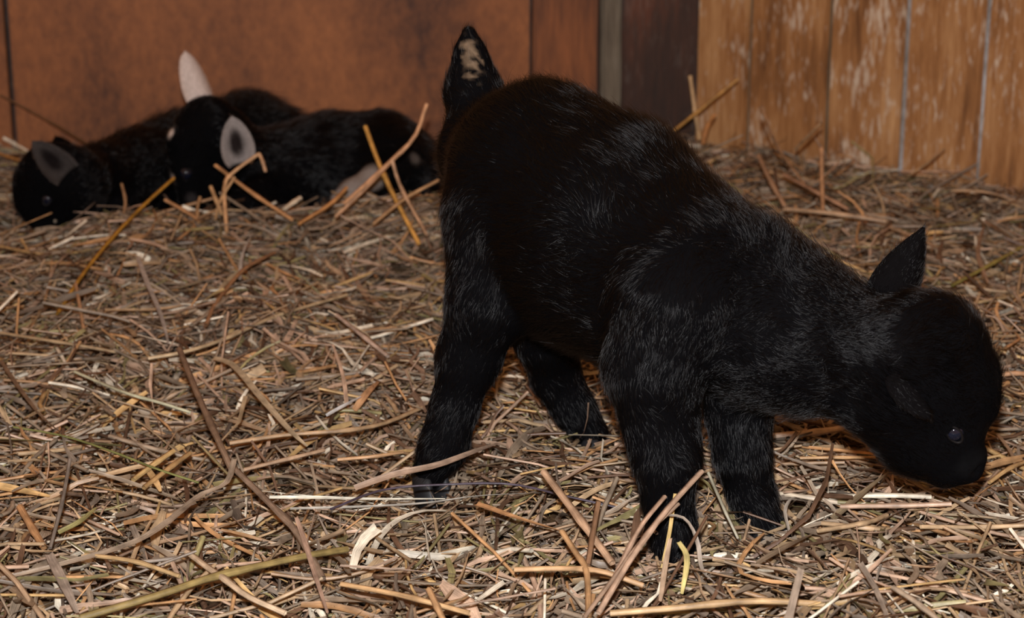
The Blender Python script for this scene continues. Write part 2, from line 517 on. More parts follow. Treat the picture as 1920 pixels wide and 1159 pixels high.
# ------------------------------------------------------------------ single stalks that stand out
# each: points (px, py, height above the straw level), width mm, colour, shape, label
OR, TN, PK, PL, GY, BR, OL, GN, GD = (190, 134, 80), (176, 142, 100), (182, 144, 118), (218, 204, 180), (140, 124, 106), (112, 82, 60), (150, 124, 62), (150, 152, 84), (200, 156, 88)
HERO = [
 ([(150,1159,.012),(300,1115,.016),(400,1082,.018),(560,1045,.016),(650,1030,.010)], 7.0, (150,124,62), 'tube', 'long thick olive-gold stalk slanting up from the bottom left edge'),
 ([(336,654,.055),(375,750,.045),(414,836,.030),(436,885,.016)], 6.0, (128,96,70), 'tube', 'thick brown reed sticking up left of the kid, pointed end raised'),
 ([(440,880,.020),(501,940,.018),(558,1001,.016),(605,1085,.010)], 6.0, (150,120,94), 'tube', 'long greyish brown stalk running down right below the raised brown reed'),
 ([(505,933,.014),(600,934,.016),(703,937,.016),(835,936,.012)], 3.6, (226,222,198), 'leaf', 'shiny white straw lying level left of the hind hoof, upper of two'),
 ([(544,955,.014),(670,952,.016),(797,945,.016),(900,931,.014),(1035,924,.010)], 4.0, (188,184,170), 'leaf', 'long silvery grey straw lying level under the shiny white one'),
 ([(620,955,.020),(720,918,.020),(850,908,.022),(960,908,.020),(1060,930,.018),(1160,952,.012)], 2.4, (74,60,76), 'tube', 'thin dark purple twig arching in front of the hind hoof'),
 ([(665,916,.016),(740,891,.022),(820,874,.026),(890,848,.024),(935,832,.018)], 7.0, (176,142,114), 'leaf', 'broad twisted tan leaf crossing over the hind hoof'),
 ([(250,900,.014),(290,870,.018),(325,846,.020)], 5.6, (206,160,90), 'tube', 'short cut golden stalk, left one of the parallel pair'),
 ([(270,915,.014),(315,880,.018),(356,850,.018)], 5.2, (192,142,80), 'tube', 'short cut golden stalk, right one of the parallel pair'),
 ([(278,882,.014),(292,905,.014),(300,922,.010)], 6.0, (208,160,96), 'leaf', 'small folded yellow leaf hanging under the parallel golden pair'),
 ([(431,831,.014),(539,815,.016),(640,808,.016),(716,795,.014),(790,765,.010)], 5.0, (196,150,100), 'tube', 'long orange-tan stalk lying level left of the kid, middle of the bed'),
 ([(457,881,.012),(530,863,.014),(608,844,.014)], 4.4, (196,152,112), 'tube', 'pinkish tan stalk just beneath the long level orange-tan one'),
 ([(630,590,.022),(680,630,.020),(727,668,.016)], 5.2, (200,168,144), 'tube', 'straight pale pink stick slanting towards the kid from upper left'),
 ([(258,482,.040),(275,530,.034),(300,590,.024),(315,645,.014)], 6.0, (178,164,150), 'leaf', 'pale grey leaf blade standing up on the left of the bed'),
 ([(278,672,.016),(345,660,.018),(420,636,.018),(520,592,.018),(650,553,.012)], 5.0, (206,170,120), 'tube', 'long pale tan stalk rising to the right across the middle left'),
 ([(400,672,.018),(440,688,.024),(490,748,.022),(545,810,.018),(575,838,.012)], 6.4, (190,164,124), 'leaf', 'bent pale leaf with a kink left of the hind leg'),
 ([(386,610,.014),(405,568,.018),(450,512,.022),(482,490,.022),(515,474,.014)], 5.0, (190,130,80), 'tube', 'curved orange stalk on the far left part of the bed'),
 ([(450,525,.014),(455,480,.03),(475,435,.045)], 4.6, (166,152,138), 'leaf', 'grey leaf standing up behind the curved orange stalk'),
 ([(140,697,.018),(230,735,.020),(300,755,.018),(356,773,.014)], 3.8, (196,192,152), 'tube', 'thin greenish white stalk slanting down at the left'),
 ([(142,532,.030),(150,575,.022),(157,618,.012)], 4.4, (196,140,90), 'tube', 'short orange stalk crossing beneath the long yellow one'),
 ([(20,800,.016),(121,818,.020),(216,849,.022),(293,879,.020),(372,905,.014)], 2.4, (132,134,64), 'tube', 'thin green stem lying at the left edge'),
 ([(0,624,.014),(75,636,.018),(138,646,.018),(216,660,.014)], 4.4, (180,146,102), 'tube', 'tan stalk coming in level from the left edge'),
 ([(0,676,.020),(40,735,.020),(80,785,.016),(118,815,.012)], 5.0, (130,100,72), 'leaf', 'brown leaf slanting down from the left edge'),
 ([(612,780,.014),(645,762,.020),(678,744,.020)], 4.6, (206,202,196), 'leaf', 'short white curled leaf left of the hind leg'),
 ([(664,770,.012),(685,742,.018),(710,716,.016)], 7.0, (206,146,92), 'leaf', 'short wide orange leaf next to the white curled one'),
 ([(361,819,.022),(395,855,.018),(428,890,.014)], 2.6, (170,146,92), 'tube', 'thin straw crossing the brown reed at its foot'),
 ([(633,862,.012),(700,856,.014),(755,848,.012)], 4.0, (200,146,92), 'tube', 'short orange stick left of the hind hoof'),
 ([(440,861,.030),(424,908,.022),(375,931,.018),(305,987,.018),(234,1025,.016),(103,1062,.014),(0,1086,.010)], 6.0, (156,132,106), 'leaf', 'very long grey-brown leaf curving from the reed to the left edge'),
 ([(37,950,.022),(60,990,.018),(82,1027,.014)], 6.0, (196,136,80), 'tube', 'short orange stalk near the left edge, low in the picture'),
 ([(92,1040,.016),(118,1095,.016),(143,1150,.012)], 8.0, (164,144,124), 'leaf', 'wide grey leaf at the bottom left corner'),
 ([(131,861,.050),(117,940,.034),(94,1028,.014)], 3.4, (120,104,90), 'tube', 'thin grey stem standing up at the left'),
 ([(110,1000,.014),(150,980,.018),(182,952,.016)], 6.0, (160,150,84), 'leaf', 'short yellow-green leaf at the lower left'),
 ([(160,1040,.014),(253,1053,.016),(337,1081,.012)], 4.4, (188,148,92), 'tube', 'golden jointed stalk above the thick olive-gold one'),
 ([(350,1035,.014),(390,1065,.016),(417,1083,.018),(464,1118,.016),(535,1150,.010)], 5.4, (210,176,136), 'tube', 'pale stalk passing under the thick olive-gold one'),
 ([(556,970,.030),(570,1010,.024),(590,1075,.018),(614,1150,.012)], 4.0, (172,134,108), 'leaf', 'narrow pinkish brown leaf below the long greyish brown stalk'),
 ([(804,1105,.022),(818,1135,.018),(832,1165,.012)], 5.0, (196,142,88), 'tube', 'short orange stub at the bottom edge left of centre'),
 ([(637,1062,.014),(750,1070,.016),(860,1078,.012)], 4.0, (188,160,136), 'leaf', 'pale pinkish straw lying level below the dark twig'),
 ([(640,1095,.014),(760,1118,.016),(880,1150,.012)], 5.0, (196,148,92), 'tube', 'golden stalk at the bottom edge left of centre'),
 ([(1019,885,.042),(1080,965,.030),(1148,1056,.014)], 6.6, (196,150,110), 'tube', 'thick pinkish tan stalk slanting down to the front foot from the left'),
 ([(893,946,.018),(970,974,.020),(1062,1000,.014)], 7.0, (204,142,84), 'leaf', 'flat broken orange stalk left of the front foot'),
 ([(1122,1150,.014),(1182,1050,.034),(1244,964,.052),(1316,884,.066)], 4.8, (190,150,118), 'tube', 'long pinkish stalk leaning up across the front foot, longest of its bunch'),
 ([(1135,1120,.012),(1163,1060,.026),(1201,988,.044),(1247,931,.056)], 4.0, (184,142,110), 'tube', 'pinkish stalk leaning left of the longest one at the front foot'),
 ([(1095,1159,.014),(1150,1085,.026),(1215,1000,.042),(1272,945,.052)], 3.6, (176,140,110), 'tube', 'thin stalk tucked in the bunch leaning on the front foot'),
 ([(1266,926,.052),(1254,1007,.030),(1240,1065,.014)], 3.0, (204,168,92), 'leaf', 'thin yellow straw standing in front of the front foot'),
 ([(1258,1010,.036),(1246,1075,.020),(1238,1128,.010)], 4.6, (184,150,116), 'leaf', 'upright tan leaf standing below the front foot'),
 ([(1272,1017,.034),(1288,1050,.026),(1278,1114,.010)], 4.6, (200,178,98), 'leaf', 'bent yellow leaf standing below the front foot'),
 ([(1240,966,.046),(1283,974,.044),(1307,1017,.030),(1316,1070,.016),(1338,1092,.012)], 3.8, (168,150,130), 'leaf', 'arched grey leaf curling over the front foot'),
 ([(1328,886,.050),(1358,955,.030),(1384,1010,.012)], 3.0, (150,140,112), 'tube', 'grey-green stem standing between the two front legs'),
 ([(1053,996,.034),(1078,1035,.026),(1100,1072,.020),(1104,1159,.012)], 5.0, (196,142,86), 'tube', 'orange stalk pointing up at the bottom left of the front foot'),
 ([(1122,942,.040),(1112,1000,.026),(1102,1060,.014)], 4.6, (142,98,64), 'tube', 'upright brown stalk beside the thick pinkish tan one'),
 ([(965,1068,.014),(1060,1066,.018),(1130,1072,.020),(1206,1098,.014)], 5.4, (200,150,96), 'tube', 'level orange stalk crossing under the leaning bunch'),
 ([(1144,1150,.014),(1268,1140,.018),(1412,1127,.020),(1565,1134,.016)], 6.2, (192,150,96), 'tube', 'long golden stalk lying level along the bottom edge'),
 ([(1640,1150,.014),(1710,1118,.018),(1788,1085,.014)], 8.4, (200,154,104), 'leaf', 'wide flat tan straw at the bottom right'),
 ([(1562,974,.014),(1615,930,.022),(1668,886,.028)], 8.0, (142,118,84), 'leaf', 'wide grey-brown leaf pointing up to the chin'),
 ([(1445,924,.014),(1510,932,.016),(1578,944,.012)], 5.0, (206,182,150), 'tube', 'pale stick lying level right of the front legs'),
 ([(1500,859,.014),(1570,858,.016),(1640,858,.014)], 3.6, (206,152,92), 'tube', 'thin orange straw lying level under the throat'),
 ([(1438,818,.014),(1500,813,.018),(1560,806,.018),(1600,798,.014)], 7.0, (216,180,148), 'tube', 'thick pale pink stalk under the throat'),
 ([(1480,1000,.012),(1472,958,.024),(1488,934,.030),(1512,945,.026),(1530,975,.014)], 3.0, (150,134,116), 'leaf', 'curled grey fibre beside the far front hoof'),
 ([(1405,1060,.014),(1455,1070,.018),(1505,1082,.014)], 6.0, (180,152,122), 'leaf', 'flat tan leaf below the far front hoof'),
 ([(1420,1058,.014),(1470,1030,.022),(1524,1003,.020)], 7.0, (132,106,78), 'leaf', 'broad brown leaf right of the far front hoof'),
 ([(1525,1090,.014),(1590,1060,.018),(1645,1028,.014)], 5.4, (198,178,150), 'leaf', 'pale leaf slanting up below the chin'),
 ([(1541,981,.016),(1620,990,.018),(1706,996,.014)], 5.0, (186,146,100), 'tube', 'level tan stalk below the muzzle'),
 ([(1650,1030,.016),(1668,1075,.018),(1700,1125,.012)], 6.0, (168,134,106), 'leaf', 'pinkish leaf slanting down at the lower right'),
 ([(1760,965,.014),(1840,972,.018),(1925,982,.014)], 6.0, (184,160,124), 'leaf', 'pale level leaf at the right edge below the muzzle'),
 ([(1850,960,.016),(1890,1000,.018),(1930,1045,.012)], 5.0, (160,136,104), 'leaf', 'tan leaf slanting down at the right edge'),
 ([(1855,905,.014),(1890,880,.018),(1930,862,.014)], 4.4, (212,164,98), 'tube', 'golden straw right of the nose'),
 ([(1870,815,.014),(1895,850,.018),(1905,885,.014)], 4.0, (160,128,96), 'leaf', 'short tan blade right of the muzzle'),
 ([(1870,705,.014),(1900,700,.016),(1930,702,.014)], 6.0, (206,148,100), 'tube', 'orange stick right of the forehead'),
 ([(1848,592,.030),(1870,600,.028),(1890,640,.020),(1915,690,.012)], 3.0, (196,164,136), 'leaf', 'thin bent pale straw above and right of the head'),
 ([(1786,535,.014),(1850,500,.018),(1925,458,.014)], 5.2, (164,148,58), 'tube', 'yellow-green stalk right of the raised ear'),
 ([(1846,424,.020),(1834,475,.022),(1852,530,.014)], 6.0, (180,138,104), 'leaf', 'curving tan leaf crossing above the yellow-green stalk'),
 ([(1800,575,.014),(1860,562,.018),(1925,552,.014)], 5.0, (190,152,98), 'tube', 'tan stalk just under the yellow-green one'),
 ([(1470,392,.030),(1560,400,.034),(1660,415,.030)], 7.0, (200,156,112), 'tube', 'thick pale stalk lying level behind the neck'),
 ([(1422,292,.070),(1445,340,.054),(1472,388,.036)], 6.4, (194,146,104), 'tube', 'tan stalk propped up behind the shoulder, near the planks'),
 ([(1427,200,.150),(1460,278,.094),(1508,345,.046)], 4.6, (178,122,76), 'tube', 'long orange stalk leaning towards the planks behind the shoulder'),
 ([(1540,278,.090),(1541,340,.058),(1543,396,.032)], 6.0, (196,138,88), 'tube', 'upright orange stalk standing behind the neck'),
 ([(1470,328,.052),(1530,360,.046),(1590,392,.034)], 6.0, (186,132,92), 'tube', 'orange-brown stalk crossing the thick pale one behind the neck'),
 ([(1540,230,.110),(1518,252,.092),(1490,280,.068)], 5.0, (184,136,88), 'tube', 'short stalk leaning on the planks, upper end to the right'),
 ([(1585,290,.074),(1560,320,.058),(1520,350,.042)], 6.0, (204,156,112), 'leaf', 'short pale leaf in the heap by the planks'),
 ([(1770,280,.066),(1740,305,.056),(1705,328,.044)], 4.0, (176,134,88), 'tube', 'thin stalk leaning on the right-hand planks'),
 ([(1785,358,.036),(1850,362,.038),(1918,382,.032)], 5.6, (196,158,116), 'leaf', 'pale leaf lying along the foot of the right-hand planks'),
 ([(1400,430,.020),(1475,470,.022),(1560,520,.014)], 4.6, (190,140,96), 'tube', 'orange straw running along behind the back of the neck'),
 ([(1640,415,.024),(1700,440,.024),(1770,470,.018)], 6.0, (170,130,92), 'leaf', 'brown leaf behind the raised ear'),
 ([(0,462,.014),(60,474,.018),(110,478,.018),(200,462,.014)], 4.8, (192,150,88), 'tube', 'yellow stalk lying level below the leftmost kid'),
]
for pts, w, c, kind, label in HERO:
    name = 'straw_leaf' if kind == 'leaf' else ('twig' if 'twig' in label else 'straw_stalk')
    W3 = []
    for p in pts:
        q = on(p[0], p[1], p[2] + 0.006); W3.append(q)
    g_ = sum(c) / 3.0
    c = tuple((v * 0.76 + g_ * 0.24) * 0.96 for v in c)
    stalk(W3, w * 0.00088, c, kind, label, name=name, roll=random.uniform(-0.4, 0.4))
# stalks standing in the straw ridge in front of the lying kids: points (px, py, distance)
RIDGE = [
 ([(425,436,2.09),(421,350,2.15),(440,321,2.165),(486,288,2.18)], 5.4, (196,154,112), 'tube', 'tan stalk bent over in front of the cheek of the white-eared kid'),
 ([(486,288,2.18),(492,302,2.175),(498,322,2.17)], 4.6, (188,148,112), 'tube', 'short broken end hanging from the bent tan stalk'),
 ([(404,310,2.19),(470,360,2.14),(548,412,2.09)], 5.6, (188,142,98), 'tube', 'stalk crossing behind the bent one in front of the white-eared kid'),
 ([(404,412,2.11),(412,378,2.13),(440,332,2.15)], 4.0, (176,140,100), 'tube', 'thin stalk rising beside the bent tan one'),
 ([(685,237,2.20),(708,300,2.16),(736,362,2.11),(785,456,2.03)], 5.8, (206,156,82), 'tube', 'yellow stick standing up in front of the rump of the white-eared kid'),
 ([(800,195,2.17),(776,258,2.15),(722,312,2.13),(645,382,2.09)], 5.4, (192,146,108), 'tube', 'pinkish stalk slanting up to the right past the rump of the white-eared kid'),
 ([(630,408,2.08),(690,352,2.11),(742,300,2.13)], 6.6, (198,158,124), 'leaf', 'pale leaf slanting over the white hind foot'),
 ([(735,300,2.12),(752,352,2.10),(800,440,2.04)], 4.6, (186,150,118), 'tube', 'pinkish stem crossing low over the yellow stick'),
 ([(395,350,2.15),(404,372,2.13),(416,402,2.11)], 5.0, (190,154,112), 'tube', 'short stub below the chin of the white-eared kid'),
 ([(375,370,2.14),(370,392,2.12),(372,418,2.10)], 4.4, (170,134,96), 'tube', 'short upright stub under the muzzle of the white-eared kid'),
 ([(310,375,2.15),(340,392,2.13),(376,414,2.10)], 5.4, (190,144,102), 'tube', 'short orange stub lying below the muzzle of the white-eared kid'),
 ([(533,392,2.12),(550,380,2.13),(563,371,2.14)], 7.0, (216,196,168), 'tube', 'short whitish stub below the chest of the white-eared kid'),
 ([(560,420,2.06),(620,382,2.10),(650,352,2.13)], 5.2, (190,136,84), 'tube', 'orange stalk lying below the belly of the white-eared kid'),
 ([(700,420,2.05),(760,372,2.09),(822,338,2.12)], 5.0, (180,142,102), 'tube', 'tan stalk lying right of the yellow stick'),
 ([(232,402,2.14),(235,375,2.16),(228,345,2.18)], 4.0, (150,116,84), 'tube', 'short brown stub in front of the leftmost kid'),
 ([(108,588,1.80),(150,522,1.89),(200,458,1.99),(262,392,2.09),(326,334,2.17)], 4.6, (176,128,48), 'tube', 'long yellow stalk leaning up to the muzzle of the white-eared kid'),
]
for pts, w, c, kind, label in RIDGE:
    stalk([at(*p) for p in pts], w * 0.00092, c, kind, label, name='straw_leaf' if kind == 'leaf' else 'straw_stalk', roll=random.uniform(-0.4, 0.4))
# two stems leaning against the panels behind the leftmost kid
stalk([at(0, 178, 2.565), at(90, 226, 2.55), at(168, 272, 2.52)], 0.004, (104, 74, 50), 'tube', 'thin brown stem leaning on the orange panel above the leftmost kid', name='straw_stalk')
stalk([at(-10, 285, 2.50), at(25, 297, 2.46), at(52, 305, 2.42)], 0.0045, (186, 140, 84), 'tube', 'pale stalk poking out at the left edge behind the leftmost kid', name='straw_stalk')
stalk([at(1294, 142, 2.60), at(1302, 200, 2.595), at(1312, 262, 2.58)], 0.0065, (196, 160, 112), 'tube', 'pale stalk standing upright against the dark corner plank', name='straw_stalk')
stalk([at(1384, 148, 2.545), at(1320, 200, 2.55), at(1255, 252, 2.56)], 0.0055, (176, 130, 66), 'tube', 'long yellow-brown stalk leaning across the corner of the walls', name='straw_stalk')
stalk([at(1340, 215, 2.55), at(1325, 240, 2.54), at(1318, 270, 2.53)], 0.006, (170, 118, 70), 'tube', 'short orange stalk beside the pale upright one in the corner', name='straw_stalk')

# ordinary loose straws lying on top of the bedding, each an object of its own; its look and place name it
LOOSE = 640
Ls = np.clip(rng.lognormal(math.log(0.075), 0.5, LOOSE), 0.03, 0.2)
PP = straw_lines(LOOSE, Ls, 4, ymin=0.98, ymax=2.62, layer=(0.014, 0.024), bend=0.3, pitch_sd=0.14)
TINT = ['grey-tan', 'tan', 'orange-tan', 'whitish', 'greenish', 'dark brown', 'pinkish', 'dull grey', 'golden', 'light brown']
PLACE = [(0, 420, 430, 560, 'below the leftmost kid'), (420, 820, 400, 560, 'below the white-eared kid'),
         (0, 260, 560, 720, 'at the left edge, half way down'), (260, 520, 560, 720, 'around the raised tip of the brown reed'), (520, 800, 560, 720, 'left of the hind leg'),
         (0, 260, 720, 880, 'left of the parallel golden pair'), (260, 480, 720, 880, 'around the shaft of the brown reed'), (480, 770, 720, 880, 'left of the near hind hoof'),
         (0, 300, 880, 1030, 'at the left edge in the lower quarter'), (300, 600, 880, 1030, 'around the foot of the brown reed'), (600, 900, 960, 1060, 'below the dark twig'),
         (900, 1180, 900, 1010, 'between the near hind and near front hooves'), (0, 330, 1030, 1150, 'in the bottom left corner'), (330, 660, 1040, 1150, 'along the thick olive-gold stalk'),
         (660, 960, 1060, 1150, 'at the bottom edge left of the middle'), (960, 1230, 1010, 1150, 'around the bunch leaning on the front foot'), (1320, 1560, 1010, 1150, 'below the far front hoof'),
         (1560, 1740, 930, 1150, 'below the chin'), (1740, 1920, 930, 1150, 'in the bottom right corner'), (1450, 1650, 780, 930, 'under the throat'),
         (880, 1010, 660, 860, 'between the two hind legs'), (1620, 1920, 380, 520, 'behind the raised ear'), (1760, 1920, 520, 660, 'above the forehead'),
         (1420, 1660, 285, 400, 'in the heap by the foot of the planks'), (1660, 1920, 320, 400, 'along the foot of the right-hand planks')]
used = set()
for i in range(LOOSE):
    ci = int(rng.choice(len(PAL), p=PW))
    kd = 'leaf' if rng.random() < 0.6 else 'tube'
    w = rng.uniform(0.0034, 0.0070) if kd == 'leaf' else rng.uniform(0.0026, 0.0046)
    tone = PAL[ci] * rng.uniform(0.9, 1.15)
    if len(used) >= 200: break
    q = PP[i].mean(0) - np.array([0, 0, CAM_H])
    dep = q[1] * CP - q[2] * SP
    qx, qy = 960 + FPX * q[0] / dep, 579.5 - FPX * (q[1] * SP + q[2] * CP) / dep
    where = [p[4] for p in PLACE if p[0] <= qx < p[1] and p[2] <= qy < p[3]]
    if not where: continue
    size = 'short' if Ls[i] < 0.062 else ('long' if Ls[i] > 0.095 else 'middling')
    lab = '%s %s %s %s' % (size, TINT[ci], 'flat straw leaf' if kd == 'leaf' else 'round straw', where[0])
    if lab in used: continue
    used.add(lab)
    me_col = tuple(255 * (1.055 * v ** (1 / 2.4) - 0.055) for v in np.clip(tone, 0.001, 1))
    stalk(PP[i], w, me_col, kd, lab, name='loose_straw', group='loose straws on top of the bedding', roll=rng.normal(0, 0.4))


# ------------------------------------------------------------------ kids (young goats)
def unit(v):
    v = np.asarray(v, float); return v / (np.linalg.norm(v) + 1e-12)

class Form:
    """a smooth body: blended tapering limbs described by joints and radii"""
    def __init__(self):
        self.p = []; self.cuts = []; self.head_c = None; self.head_l = None; self.squash = 0.8
    def chain(self, joints, k=0.012, hair=0.010, grp='body', flow=1, lift=0.35):
        js = [(np.asarray(j[0], float), j[1]) for j in joints]
        for (a, ra), (b, rb) in zip(js[:-1], js[1:]):
            self.p.append(dict(a=a, b=b, ra=ra, rb=rb, k=k, hair=hair, grp=grp, f=unit(b - a) * flow, lift=lift))
    def cut(self, a, b, r, k=0.003, grp='head'):
        self.cuts.append(dict(a=np.asarray(a, float), b=np.asarray(b, float), ra=r, rb=r, k=k, grp=grp))
    def _d(self, q, P):
        if q['grp'] == 'head':
            l = self.head_l
            t = (P - self.head_c) @ l
            P = P + t[:, None] * l[None] * (1 / self.squash - 1)
        ab = q['b'] - q['a']
        t = np.clip(((P - q['a']) @ ab) / (ab @ ab + 1e-12), 0, 1)
        d = np.linalg.norm(P - q['a'] - t[:, None] * ab, axis=1) - (q['ra'] + (q['rb'] - q['ra']) * t)
        if q['grp'] == 'head': d = d * 0.9
        return d
    def sdf(self, P):
        d = None
        for q in self.p:
            e = self._d(q, P)
            if d is None: d = e
            else:
                k = q['k']; h = np.clip(0.5 + 0.5 * (d - e) / k, 0, 1)
                d = d * (1 - h) + e * h - k * h * (1 - h)
        for q in self.cuts:
            e = -self._d(q, P); k = q['k']
            h = np.clip(0.5 - 0.5 * (d - e) / k, 0, 1)
            d = d * (1 - h) + e * h + k * h * (1 - h)
        return d
    def field(self, P):
        W = 0; F = 0; H = 0; Lf = 0
        for q in self.p:
            w = np.exp(-np.clip(self._d(q, P), -0.02, 1) / 0.007)
            W = W + w; F = F + w[:, None] * q['f'][None]; H = H + w * q['hair']; Lf = Lf + w * q['lift']
        return F / (W[:, None] + 1e-12), H / (W + 1e-12), Lf / (W + 1e-12)
    def mesh(self, step):
        lo = np.min([np.minimum(q['a'] - q['ra'], q['b'] - q['rb']) for q in self.p], axis=0) - 0.02
        hi = np.max([np.maximum(q['a'] + q['ra'], q['b'] + q['rb']) for q in self.p], axis=0) + 0.02
        n = np.ceil((hi - lo) / step).astype(int) + 1
        ax = [lo[i] + step * np.arange(n[i]) for i in range(3)]
        D = np.empty(tuple(n), dtype=np.float32)
        Yg, Zg = np.meshgrid(ax[1], ax[2], indexing='ij')
        slab = np.stack([np.zeros_like(Yg), Yg, Zg], -1).reshape(-1, 3)
        for i in range(n[0]):
            slab[:, 0] = ax[0][i]
            D[i] = self.sdf(slab).reshape(n[1], n[2])
        S = D < 0
        c = S[:-1, :-1, :-1].astype(np.int8)
        tot = sum(S[a:n[0] - 1 + a, b:n[1] - 1 + b, d:n[2] - 1 + d].astype(np.int8) for a in (0, 1) for b in (0, 1) for d in (0, 1))
        act = (tot > 0) & (tot < 8)
        ids = -np.ones(act.shape, dtype=np.int64)
        cells = np.argwhere(act)
        ids[act] = np.arange(len(cells))
        acc = np.zeros((len(cells), 3)); cnt = np.zeros(len(cells))
        corners = [(a, b, d) for a in (0, 1) for b in (0, 1) for d in (0, 1)]
        for c0 in corners:
            for axn in range(3):
                if c0[axn]: continue
                c1 = list(c0); c1[axn] = 1
                v0 = D[cells[:, 0] + c0[0], cells[:, 1] + c0[1], cells[:, 2] + c0[2]]
                v1 = D[cells[:, 0] + c1[0], cells[:, 1] + c1[1], cells[:, 2] + c1[2]]
                m = (v0 < 0) != (v1 < 0)
                t = np.where(m, v0 / np.where(m, v0 - v1, 1), 0)
                pt = np.array(c0, float)[None] + t[:, None] * (np.array(c1) - np.array(c0))[None]
                acc += pt * m[:, None]; cnt += m
        V = lo + (cells + acc / cnt[:, None]) * step
        quads = []
        for axn in range(3):
            sl0 = [slice(None)] * 3; sl1 = [slice(None)] * 3
            sl0[axn] = slice(0, -1); sl1[axn] = slice(1, None)
            cross = S[tuple(sl0)] != S[tuple(sl1)]
            e = np.argwhere(cross)
            u, w = (axn + 1) % 3, (axn + 2) % 3
            e = e[(e[:, u] > 0) & (e[:, w] > 0) & (e[:, u] < n[u] - 1) & (e[:, w] < n[w] - 1)]
            ins = S[e[:, 0], e[:, 1], e[:, 2]]
            def cid(du, dw):
                f = e.copy(); f[:, u] += du; f[:, w] += dw
                return ids[f[:, 0], f[:, 1], f[:, 2]]
            q = np.stack([cid(-1, -1), cid(0, -1), cid(0, 0), cid(-1, 0)], -1)
            q[~ins] = q[~ins][:, ::-1]
            quads.append(q)
        Q = np.concatenate(quads)
        # settle the vertices on the surface
        for _ in range(2):
            d, g = self.grad(V)
            V = V - g * (d / (np.sum(g * g, axis=1) + 1e-9))[:, None] * 0.8
        return V, Q
    def grad(self, P):
        e = 0.0008
        d = self.sdf(P)
        g = np.stack([(self.sdf(P + np.eye(3)[i] * e) - d) / e for i in range(3)], -1)
        return d, g
    def hit(self, start, direction):
        """walk outwards from inside until the surface"""
        p = np.asarray(start, float).copy(); dr = unit(direction)
        for _ in range(400):
            if self.sdf(p[None])[0] > 0: break
            p = p + dr * 0.0004
        return p

def ear_mesh(base, tip, face, W, nu=14, nv=9, cup=0.55, curl=0.0, b0=0.17, pw=0.6):
    """cupped leaf-shaped ear; face = the way it opens"""
    base, tip = np.asarray(base, float), np.asarray(tip, float)
    A = tip - base; Ln = np.linalg.norm(A); T = A / Ln
    N = unit(np.asarray(face, float) - T * np.dot(face, T)); S = np.cross(T, N)
    u = np.linspace(0, 1, nu); v = np.linspace(-1, 1, nv)
    prof = W * np.clip(np.sin(np.pi * (b0 + (1 - b0) * u ** 0.9)), 0.0, 1) ** pw
    prof[-1] = 0.05 * W
    def shell(back):
        out = np.zeros((nu, nv, 3))
        for i in range(nu):
            c = base + A * u[i] + N * curl * math.sin(u[i] * math.pi)
            for j in range(nv):
                q = c + S * prof[i] * v[j] + N * cup * prof[i] * (v[j] ** 2) * (1.15 - 0.6 * u[i])
                if back: q = q - N * 0.0035 * (1 - v[j] ** 2) * (1 - 0.7 * u[i])
                out[i, j] = q
        return out
    F, B = shell(False), shell(True)
    V = np.concatenate([F.reshape(-1, 3), B.reshape(-1, 3)])
    idf = np.arange(nu * nv).reshape(nu, nv); idb = idf + nu * nv
    Q = [np.stack([idf[:-1, :-1], idf[1:, :-1], idf[1:, 1:], idf[:-1, 1:]], -1).reshape(-1, 4)[:, ::-1],
         np.stack([idb[:-1, :-1], idb[1:, :-1], idb[1:, 1:], idb[:-1, 1:]], -1).reshape(-1, 4)]
    for a, b in ((idf[:, 0], idb[:, 0]), (idb[:, -1], idf[:, -1]), (idb[0], idf[0]), (idf[-1], idb[-1])):
        Q.append(np.stack([a[:-1], a[1:], b[1:], b[:-1]], -1))
    uu = np.repeat(u, nv); vv = np.tile(v, nu)
    return V, np.concatenate(Q), np.concatenate([uu, uu]), np.concatenate([vv, vv]), np.concatenate([np.zeros(nu * nv), np.ones(nu * nv)]), T

def vnormals(V, Q):
    fn = np.cross(V[Q[:, 2]] - V[Q[:, 0]], V[Q[:, 3]] - V[Q[:, 1]])
    N = np.zeros_like(V)
    for i in range(4): np.add.at(N, Q[:, i], fn)
    return N / (np.linalg.norm(N, axis=1, keepdims=True) + 1e-12)

def noise3(P, f, seed):
    r = np.random.default_rng(seed)
    out = np.zeros_like(P)
    for i in range(5):
        k = r.normal(0, 1, (3, 3)) * f * (0.6 + 0.35 * i)
        out += np.sin(P @ k + r.uniform(0, 6.28, 3)) / (1 + 0.4 * i)
    return out / 2.0

